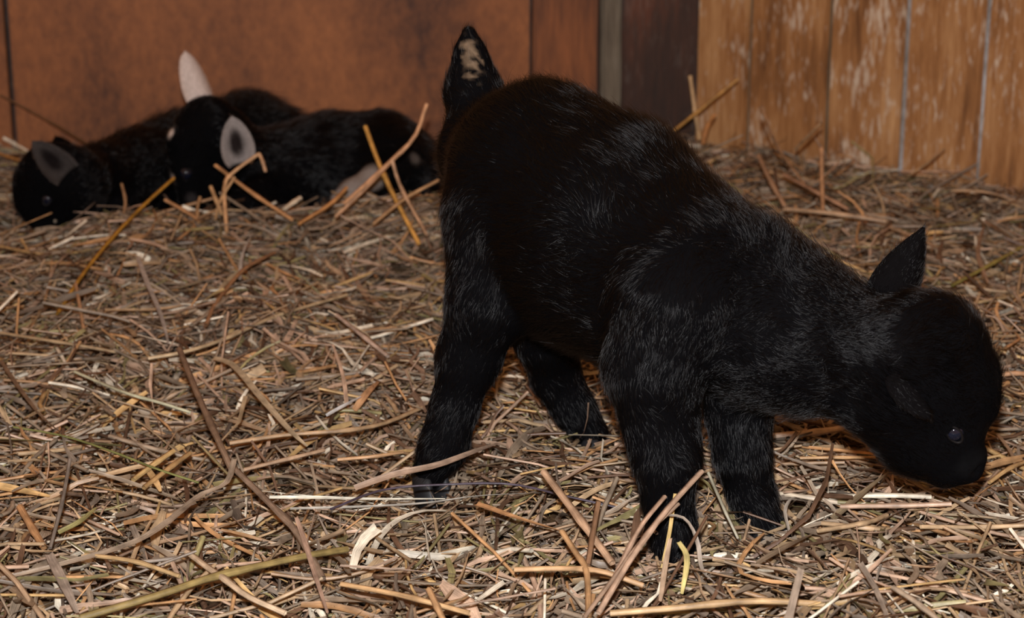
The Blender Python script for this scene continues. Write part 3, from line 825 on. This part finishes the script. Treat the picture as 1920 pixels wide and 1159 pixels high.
def grow_fur(name, V, Q, Nn, F, H, Lf, C, Dn, count, parent, base, rad=0.00009, seed=1, wave=None, pts=5):
    r = np.random.default_rng(seed)
    T = np.concatenate([Q[:, [0, 1, 2]], Q[:, [0, 2, 3]]])
    area = 0.5 * np.linalg.norm(np.cross(V[T[:, 1]] - V[T[:, 0]], V[T[:, 2]] - V[T[:, 0]]), axis=1)
    pr = area * Dn[T].mean(1); pr /= pr.sum()
    f = r.choice(len(T), count, p=pr)
    a, b = r.random(count), r.random(count)
    fl = a + b > 1; a[fl] = 1 - a[fl]; b[fl] = 1 - b[fl]
    w = np.stack([1 - a - b, a, b], -1)
    mix = lambda X: np.einsum('ij,ij...->i...', w, X[T[f]])
    p0 = mix(V); n = mix(Nn); n /= np.linalg.norm(n, axis=1, keepdims=True) + 1e-9
    fl = mix(F); h = mix(H) * r.lognormal(0, 0.28, count); lf = mix(Lf)
    col = mix(C)
    cl = noise3(p0, 55, seed) * 0.35 + noise3(p0, 190, seed + 1) * 0.30 + r.normal(0, 0.16, p0.shape)
    fl = fl + cl
    fl = fl - n * np.sum(fl * n, axis=1, keepdims=True)
    fl /= np.linalg.norm(fl, axis=1, keepdims=True) + 1e-9
    lf = np.clip(lf + r.normal(0, 0.10, count) + 0.10 * noise3(p0, 120, seed + 2)[:, 0], 0.08, 0.95)[:, None]
    out = np.zeros((count, pts, 3))
    side = np.cross(n, fl)
    wv = np.zeros(count) if wave is None else wave(p0)
    ph = r.uniform(0, 0.8, count) + noise3(p0, 60, seed + 3)[:, 0] * 3
    p = p0 - n * 0.0008
    out[:, 0] = p
    for i in range(1, pts):
        s = i / (pts - 1)
        li = lf * (1.25 - 0.75 * s)
        d = n * li + fl * np.sqrt(np.clip(1 - li ** 2, 0.05, 1)) + np.array([0, 0, -0.10 * s])[None]
        d = d + (side * np.sin(ph + 5.5 * s)[:, None] * 0.9 + n * np.cos(ph + 5.5 * s)[:, None] * 0.5) * wv[:, None]
        d /= np.linalg.norm(d, axis=1, keepdims=True)
        p = p + d * (h / (pts - 1))[:, None]
        out[:, i] = p
    hc = bpy.data.hair_curves.new(name)
    hc.add_curves([pts] * count)
    hc.attributes['position'].data.foreach_set('vector', (out - base).astype(np.float32).ravel())
    ra = hc.attributes.get('radius') or hc.attributes.new('radius', 'FLOAT', 'POINT')
    prof = rad * np.array([1.0, 0.95, 0.8, 0.55, 0.15])[:pts]
    rr = (prof[None] * r.uniform(0.75, 1.3, (count, 1))).astype(np.float32)
    ra.data.foreach_set('value', rr.ravel())
    ca = hc.attributes.new('col', 'FLOAT_COLOR', 'CURVE')
    c4 = np.ones((count, 4), dtype=np.float32); c4[:, :3] = col * r.uniform(0.8, 1.25, (count, 1))
    ca.data.foreach_set('color', c4.ravel())
    hc.materials.append(M_HAIR)
    o = bpy.data.objects.new(name, hc); COL.objects.link(o)
    o.parent = parent
    tag(o, kind='stuff')
    return o

def smooth_obj(name, bm, mat, parent, base):
    for f in bm.faces: f.smooth = True
    me = bpy.data.meshes.new(name); bm.to_mesh(me); bm.free(); me.materials.append(mat)
    o = bpy.data.objects.new(name, me); COL.objects.link(o); o.parent = parent
    return o

def make_eye(parent, base, pos, out, fwd, r):
    """eyeball set in the socket, with its lid as a sub-part"""
    out = unit(out); fwd = unit(np.asarray(fwd) - out * np.dot(fwd, out)); up = np.cross(out, fwd)
    R = Matrix((fwd, up, out)).transposed().to_4x4()
    bm = bmesh.new(); bmesh.ops.create_uvsphere(bm, u_segments=20, v_segments=14, radius=r)
    bmesh.ops.transform(bm, matrix=R, verts=bm.verts)
    e = smooth_obj('eye', bm, M_EYE, parent, base); e.location = pos - base - out * r * 0.74
    bm = bmesh.new()
    n, k = 22, 8
    rings = []
    for i in range(n):
        a = 2 * math.pi * i / n
        c = Vector((math.cos(a) * r * 1.02, math.sin(a) * r * 0.56, r * 0.70))
        d = Vector((math.cos(a), math.sin(a), 0))
        rings.append([bm.verts.new(R @ (c + d * math.cos(b) * r * 0.15 + Vector((0, 0, math.sin(b) * r * 0.14)))) for b in [2 * math.pi * j / k for j in range(k)]])
    for i in range(n):
        for j in range(k):
            bm.faces.new((rings[i][j], rings[(i + 1) % n][j], rings[(i + 1) % n][(j + 1) % k], rings[i][(j + 1) % k]))
    smooth_obj('eyelid', bm, M_LID, e, base)
    return e

def make_hoof(parent, base, top, heading, s=1.0, tilt=0.0):
    """cloven hoof: two claws side by side, toes pointing along the heading"""
    hd = unit([heading[0], heading[1], 0]); sd = np.array([-hd[1], hd[0], 0])
    bm = bmesh.new()
    for sgn in (-1, 1):
        rings = []
        for lv, (z, ln, wd, fw) in enumerate([(0.006, 0.0105, 0.0062, 0.0), (-0.004, 0.012, 0.0068, 0.002), (-0.014, 0.0140, 0.0072, 0.006), (-0.020, 0.0145, 0.0070, 0.008)]):
            ring = []
            for i in range(12):
                a = 2 * math.pi * i / 12
                ca, sa = math.cos(a), math.sin(a)
                w = wd * sa * (1 - 0.45 * max(ca, 0) ** 1.5)
                p = hd * (ln * ca + fw) * s + sd * (w + sgn * 0.0076 + sgn * 0.0012 * max(ca, 0) * lv * 0.5) * s + np.array([0, 0, z * s - 0.002 * ca * lv * s * 0.4])
                ring.append(bm.verts.new(Vector(p)))
            rings.append(ring)
        for a, b in zip(rings[:-1], rings[1:]):
            for i in range(12):
                bm.faces.new((a[i], b[i], b[(i + 1) % 12], a[(i + 1) % 12]))
        bm.faces.new(rings[0]); bm.faces.new(rings[-1][::-1])
    bmesh.ops.recalc_face_normals(bm, faces=bm.faces)
    o = smooth_obj('hoof', bm, M_HOOF, parent, base)
    o.location = np.asarray(top) - base
    return o

BLACK = np.array([0.0026, 0.0025, 0.0030])
def build_kid(form, base, label, group, step, ears, color_fn, fur_count, seed, eyes=(), hooves=(), wave=None, rad=0.00009, dens_fn=None):
    root = bpy.data.objects.new('goat_kid', None); COL.objects.link(root)
    root.location = base; root.empty_display_size = 0.05
    tag(root, label, 'goat', group)
    V, Q = form.mesh(step)
    F, H, Lf = form.field(V)
    N = vnormals(V, Q)
    C = color_fn(V)
    Dn = np.ones(len(V)) if dens_fn is None else dens_fn(V)
    for ea in ears:
        eV, eQ, u, v, back, T = ear_mesh(*ea['shape'], **ea.get('opt', {}))
        eN = vnormals(eV, eQ)
        eC = ea['col'](u, v, back)
        Q = np.concatenate([Q, eQ + len(V)]); V = np.concatenate([V, eV]); N = np.concatenate([N, eN])
        F = np.concatenate([F, np.repeat(T[None], len(eV), 0)])
        H = np.concatenate([H, np.where(back > 0, 0.0045, 0.004)]); Lf = np.concatenate([Lf, np.full(len(eV), 0.3)])
        C = np.concatenate([C, eC]); Dn = np.concatenate([Dn, np.full(len(eV), ea.get('dens', 1.6))])
    base = np.asarray(base, float)
    me = fast_mesh('body', V - base, Q, M_SKIN, True, C * 0.8)
    o = bpy.data.objects.new('body', me); COL.objects.link(o); o.parent = root
    grow_fur('fur', V, Q, N, F, H, Lf, C, Dn, fur_count, root, base, seed=seed, wave=wave, rad=rad)
    for e in eyes: make_eye(root, base, *e)
    for h in hooves: make_hoof(root, base, *h)
    return root

def black_ear(u, v, back):
    return np.repeat((BLACK * np.array([1.25, 1.1, 1.0]))[None], len(u), 0)

def rimmed_ear(u, v, back, rim=lin(150, 140, 134), inner=lin(40, 34, 33)):
    e = np.clip((np.sqrt(v ** 2 * 1.1 + ((u - 0.45) / 0.62) ** 2) - 0.34) / 0.3, 0, 1)
    c = np.array(inner)[None] * (1 - e[:, None]) + np.array(rim)[None] * e[:, None]
    return np.where(back[:, None] > 0, np.array(rim)[None], c)

def spots(base_col, items):
    """coat colour with white markings: items (centre, radius, colour)"""
    def fn(P):
        C = np.repeat(np.asarray(base_col)[None], len(P), 0)
        for c, r, col in items:
            w = np.clip(1.5 - np.linalg.norm(P - np.asarray(c), axis=1) / r * 1.0, 0, 1)
            w = np.clip(w * 1.6, 0, 1)[:, None]
            C = C * (1 - w) + np.asarray(col)[None] * w
        return C
    return fn

# ---- the standing kid -------------------------------------------------
K = Form()
HEAD_Y = 1.235
K.head_c = at(1745, 720, HEAD_Y); K.head_l = unit([0.10, 0.97, 0.20]); K.squash = 0.82
chest, mid, pelv = at(1285, 530, 1.305), at(1135, 432, 1.375), at(1010, 335, 1.435)
K.chain([(chest, 0.062), (mid, 0.071), (pelv, 0.0690)], k=0.02, hair=0.012, lift=0.30)
K.chain([(at(1215, 560, 1.33), 0.052), (at(1070, 500, 1.40), 0.058)], k=0.03, hair=0.012, lift=0.30)      # belly
K.chain([(at(1370, 480, 1.30), 0.026), (at(1190, 322, 1.385), 0.027), (at(1020, 232, 1.45), 0.027)], k=0.03, hair=0.013, lift=0.46)   # spine
K.chain([(at(950, 300, 1.47), 0.048), (at(905, 290, 1.49), 0.036)], k=0.02, hair=0.012)          # croup
# neck, hair running from the poll to the chest
K.chain([(at(1640, 665, 1.25), 0.037), (at(1520, 640, 1.265), 0.0415), (at(1385, 572, 1.29), 0.0525)], k=0.02, hair=0.013, lift=0.36)
K.chain([(at(1560, 705, 1.25), 0.020), (at(1420, 675, 1.27), 0.030)], k=0.025, hair=0.013, lift=0.35)
# tufted crest of the neck
K.chain([(at(1590, 590, 1.258), 0.016), (at(1520, 545, 1.272), 0.018), (at(1440, 480, 1.29), 0.022)], k=0.02, hair=0.013, lift=0.5)
# head
K.chain([(at(1790, 712, HEAD_Y), 0.0310), (at(1735, 655, HEAD_Y), 0.0385), (at(1690, 665, HEAD_Y), 0.0385)], k=0.012, hair=0.0085, grp='head', lift=0.30)
K.chain([(at(1792, 872, HEAD_Y - 0.004), 0.0145), (at(1775, 805, HEAD_Y), 0.0240), (at(1740, 740, HEAD_Y), 0.037)], k=0.012, hair=0.005, grp='head', lift=0.22)
K.chain([(at(1765, 888, HEAD_Y - 0.002), 0.0105), (at(1715, 835, HEAD_Y), 0.021), (at(1665, 755, HEAD_Y), 0.033)], k=0.012, hair=0.008, grp='head', lift=0.3)
K.chain([(at(1818, 882, HEAD_Y - 0.004), 0.0100), (at(1824, 858, HEAD_Y - 0.002), 0.0100)], k=0.006, hair=0.002, grp='head', lift=0.15)   # nose
K.chain([(at(1838, 760, HEAD_Y), 0.012), (at(1800, 752, HEAD_Y - 0.012), 0.014)], k=0.01, hair=0.005, grp='head')           # brow
lat = K.head_l
K.cut(at(1836, 868, HEAD_Y) - lat * 0.0115, at(1826, 876, HEAD_Y) - lat * 0.016, 0.0030)                               # nostrils
K.cut(at(1836, 868, HEAD_Y) + lat * 0.0115, at(1826, 876, HEAD_Y) + lat * 0.016, 0.0030)
K.cut(at(1815, 900, HEAD_Y) - lat * 0.021, at(1755, 880, HEAD_Y) - lat * 0.027, 0.0024)                               # mouth line
K.cut(at(1815, 900, HEAD_Y) + lat * 0.021, at(1755, 880, HEAD_Y) + lat * 0.027, 0.0024)
# tail held upright
K.chain([(at(905, 235, 1.495), 0.028), (at(888, 170, 1.51), 0.0215), (at(882, 105, 1.513), 0.0115), (at(879, 62, 1.513), 0.0055)], k=0.012, hair=0.0075, lift=0.25)
# hind legs: thigh, stifle, hock, cannon, pastern
RR, RL, FR, FL = at(806, 884, 1.388), at(1108, 812, 1.485), at(1265, 1040, 1.247), at(1432, 985, 1.292)
K.chain([(at(945, 420, 1.418), 0.0490), (at(918, 560, 1.395), 0.031), (at(878, 672, 1.400), 0.0225), (at(852, 765, 1.398), 0.0165), (at(832, 835, 1.39), 0.0165), (RR, 0.0135)], k=0.014, hair=0.007, lift=0.26)
K.chain([(at(1035, 520, 1.455), 0.048), (at(1025, 625, 1.470), 0.026), (at(1042, 705, 1.490), 0.0185), (at(1075, 765, 1.488), 0.0155), (RL, 0.0145)], k=0.014, hair=0.007, lift=0.26)
# fore legs: shoulder, elbow, knee, cannon, pastern
K.chain([(at(1265, 560, 1.268), 0.046), (at(1225, 690, 1.262), 0.033), (at(1238, 790, 1.262), 0.0245), (at(1250, 862, 1.254), 0.0215), (at(1252, 940, 1.252), 0.0150), (at(1262, 1000, 1.25), 0.0148), (FR, 0.0135)], k=0.014, hair=0.008, lift=0.28)
K.chain([(at(1385, 650, 1.315), 0.038), (at(1385, 765, 1.312), 0.0225), (at(1392, 850, 1.304), 0.0185), (at(1408, 925, 1.303), 0.0150), (FL, 0.0145)], k=0.014, hair=0.008, lift=0.28)

hd = unit([0.62, -0.78, 0])
eye_p = K.hit(at(1783, 782, HEAD_Y), -lat)
eye_q = K.hit(at(1783, 782, HEAD_Y), lat)
tail_mark = at(880, 118, 1.50)
def main_col(P):
    C = np.repeat(BLACK[None], len(P), 0)
    # dried pale crust on the near side of the tail
    a, b = at(876, 150, 1.495), at(880, 92, 1.503)
    ab = b - a
    t = np.clip(((P - a) @ ab) / (ab @ ab), 0, 1)
    d = np.linalg.norm(P - a - t[:, None] * ab, axis=1)
    n = noise3(P, 420, 5)[:, 0]
    w = np.clip((0.0065 + 0.006 * n - d) / 0.003, 0, 1)[:, None]
    C = C * (1 - w) + np.array(lin(96, 80, 64))[None] * (0.75 + 0.6 * n[:, None]) * w
    dn = np.linalg.norm(P - at(1822, 866, HEAD_Y - 0.012), axis=1)
    wn = np.clip((0.014 - dn) / 0.006, 0, 1)[:, None]                 # bare damp nose
    C = C * (1 - wn) + np.array([0.005, 0.005, 0.0055])[None] * wn
    return np.clip(C, 0.002, 1)
def neck_wave(P):
    c = at(1450, 600, 1.28)
    return 0.75 * np.exp(-(np.linalg.norm((P - c) * np.array([1, 0.7, 1]), axis=1) / 0.075) ** 2)
def main_dens(P):
    d = np.linalg.norm(P - tail_mark, axis=1)
    hd_ = np.linalg.norm(P - K.head_c, axis=1)
    return np.where(d < 0.022, 0.35, np.where(np.linalg.norm(P - at(1822, 866, HEAD_Y - 0.012), axis=1) < 0.011, 0.2, np.where(hd_ < 0.075, 2.2, 1.0)))

ear_far = dict(shape=(at(1694, 596, HEAD_Y) + lat * 0.026, at(1742, 474, HEAD_Y) + lat * 0.040, np.array([-0.25, 0.9, 0.2]), 0.0210), col=black_ear, opt=dict(b0=0.42, pw=0.85))
ear_near = dict(shape=(at(1672, 655, HEAD_Y) - lat * 0.029, at(1735, 735, HEAD_Y) - lat * 0.036, np.array([0.35, 0.2, -0.8]), 0.0120), col=black_ear, opt=dict(cup=0.3), dens=2.5)
build_kid(K, (0.07, 1.36, 0.0), 'black kid standing with its tail up and its head lowered to the straw', None, 0.0032,
          [ear_far, ear_near], main_col, 145000, 21,
          eyes=[(eye_p, -lat, [0.6, 0, -0.8], 0.0072), (eye_q, lat, [0.6, 0, -0.8], 0.0072)],
          hooves=[(RR + np.array([0, 0, -0.006]), hd), (RL + np.array([0.004, -0.004, -0.006]), hd), (FR + np.array([0, 0, -0.008]), hd), (FL + np.array([0.004, -0.005, -0.006]), hd)],
          wave=neck_wave, dens_fn=main_dens, rad=0.000075)

# ---- the lying kid with white ears ------------------------------------
A = Form()
HY = 2.265
A.head_c = at(383, 280, HY); A.head_l = unit([0.42, -0.85, -0.30]); A.squash = 0.84
la = A.head_l
A.chain([(at(358, 268, HY - 0.01), 0.030), (at(388, 236, HY), 0.034), (at(405, 250, HY + 0.01), 0.036)], k=0.012, hair=0.006, grp='head')
A.chain([(at(362, 372, HY - 0.022), 0.0170), (at(362, 320, HY - 0.015), 0.0235), (at(390, 270, HY), 0.036)], k=0.012, hair=0.005, grp='head')
A.chain([(at(378, 378, HY - 0.012), 0.012), (at(400, 335, HY - 0.002), 0.023), (at(425, 285, HY + 0.01), 0.032)], k=0.012, hair=0.007, grp='head')
A.chain([(at(425, 270, HY + 0.02), 0.034), (at(480, 315, 2.31), 0.040), (at(540, 322, 2.33), 0.054)], k=0.02, hair=0.011)
A.chain([(at(535, 325, 2.33), 0.054), (at(620, 305, 2.355), 0.0585), (at(715, 300, 2.36), 0.0570), (at(760, 315, 2.35), 0.046)], k=0.02, hair=0.012, lift=0.36)
A.chain([(at(735, 300, 2.325), 0.040), (at(770, 318, 2.315), 0.032), (at(790, 330, 2.31), 0.022)], k=0.02, hair=0.009)     # haunch
A.chain([(at(745, 312, 2.29), 0.022), (at(705, 330, 2.262), 0.0155), (at(660, 358, 2.235), 0.0120), (at(635, 374, 2.225), 0.010)], k=0.012, hair=0.006)  # folded hind leg
A.chain([(at(530, 350, 2.29), 0.030), (at(485, 368, 2.25), 0.020), (at(455, 385, 2.215), 0.015), (at(500, 392, 2.225), 0.012)], k=0.012, hair=0.006)   # folded fore leg
A.chain([(at(790, 300, 2.345), 0.014), (at(808, 318, 2.34), 0.010), (at(812, 335, 2.335), 0.006)], k=0.01, hair=0.012)     # tail
WH, GR = np.array(lin(214, 200, 190)), np.array(lin(120, 112, 112))
a_spots = [(A.hit(at(340, 246, HY - 0.01), at(328, 244, HY) - at(360, 246, HY) + np.array([0, -0.03, 0])), 0.0048, WH),
           (A.hit(at(350, 332, HY - 0.018), np.array([-1, -0.5, 0])), 0.0045, WH * 0.5),
           (A.hit(at(362, 372, HY - 0.022), np.array([0, -1, 0.1])), 0.006, GR * 0.15),
           (at(655, 356, 2.205), 0.026, WH * 0.36), (at(690, 340, 2.23), 0.022, WH * 0.36), (at(625, 372, 2.20), 0.022, WH * 0.36),
           (A.hit(at(775, 300, 2.33), np.array([0.1, -1, 0.25])), 0.006, WH * 0.12)]
white_ear = lambda u, v, back: np.repeat(np.array(lin(205, 190, 182))[None], len(u), 0)
e1 = A.hit(at(356, 304, HY), la * 0.8 + np.array([-0.25, -0.4, 0]))
e2 = A.hit(at(350, 300, HY), -la)
build_kid(A, (-0.25, 2.34, 0.0), 'black kid lying by the wall with pale ears and a white hind foot', 'kids lying against the back wall', 0.0042,
          [dict(shape=(at(398, 205, HY) - la * 0.030, at(371, 131, HY) - la * 0.052, np.array([-0.5, 0.6, 0.1]), 0.0190), col=white_ear, opt=dict(b0=0.36, pw=0.5)),
           dict(shape=(at(432, 282, HY) + la * 0.034, at(412, 186, HY) + la * 0.046, np.array([0.25, -1.0, 0.25]), 0.020), col=lambda u, v, b: rimmed_ear(u, v, b, rim=lin(150, 142, 138)))],
          spots(BLACK, a_spots), 34000, 31, eyes=[(e1, la, [-0.3, -0.2, -0.9], 0.0078), (e2, -la, [-0.3, -0.2, -0.9], 0.0078)],
          hooves=[(at(622, 384, 2.222), [-0.9, -0.3, 0])], rad=0.00017)

# ---- the lying kid at the far left ------------------------------------
B = Form()
BY = 2.205
B.head_c = at(95, 345, BY); B.head_l = unit([0.10, -0.95, 0.12]); B.squash = 0.82
lb = B.head_l
B.chain([(at(72, 348, BY), 0.030), (at(98, 328, BY), 0.035), (at(125, 335, BY), 0.036)], k=0.012, hair=0.007, grp='head')
B.chain([(at(88, 424, BY - 0.005), 0.0150), (at(78, 380, BY), 0.0265), (at(100, 340, BY), 0.036)], k=0.012, hair=0.006, grp='head')
B.chain([(at(108, 420, BY), 0.0125), (at(120, 385, BY), 0.022), (at(140, 350, BY + 0.005), 0.032)], k=0.012, hair=0.007, grp='head')
B.chain([(at(140, 340, BY + 0.01), 0.034), (at(190, 338, 2.29), 0.041), (at(255, 330, 2.35), 0.052)], k=0.02, hair=0.012, lift=0.4)
B.chain([(at(250, 330, 2.35), 0.052), (at(345, 300, 2.42), 0.0555), (at(470, 262, 2.47), 0.0560), (at(530, 272, 2.46), 0.045)], k=0.02, hair=0.017, lift=0.6)
B.chain([(at(300, 355, 2.34), 0.030), (at(250, 378, 2.29), 0.019), (at(215, 392, 2.255), 0.014), (at(255, 398, 2.27), 0.012)], k=0.012, hair=0.007)
B.chain([(at(520, 300, 2.43), 0.035), (at(470, 330, 2.40), 0.020), (at(520, 345, 2.41), 0.013)], k=0.012, hair=0.007)
B.chain([(at(560, 262, 2.47), 0.014), (at(582, 275, 2.47), 0.009), (at(588, 292, 2.47), 0.006)], k=0.01, hair=0.012)
f1 = B.hit(at(95, 368, BY), lb); f2 = B.hit(at(95, 368, BY), -lb)
build_kid(B, (-0.45, 2.36, 0.0), 'leftmost black kid lying with its nose down in the straw', 'kids lying against the back wall', 0.0042,
          [dict(shape=(at(132, 322, BY) + lb * 0.036, at(72, 260, BY) + lb * 0.050, np.array([0.35, -1.0, 0.1]), 0.0185),
                col=lambda u, v, b: rimmed_ear(u, v, b, rim=lin(62, 57, 55), inner=lin(24, 20, 20)), opt=dict(b0=0.32)),
           dict(shape=(at(118, 300, BY) - lb * 0.030, at(92, 262, BY) - lb * 0.060, np.array([-0.4, 1.0, 0.1]), 0.017), col=black_ear)],
          spots(BLACK, []), 34000, 41, eyes=[(f1, lb, [-0.3, -0.2, -0.9], 0.0078), (f2, -lb, [-0.3, -0.2, -0.9], 0.0078)], rad=0.00017, wave=lambda P: np.full(len(P), 0.6))
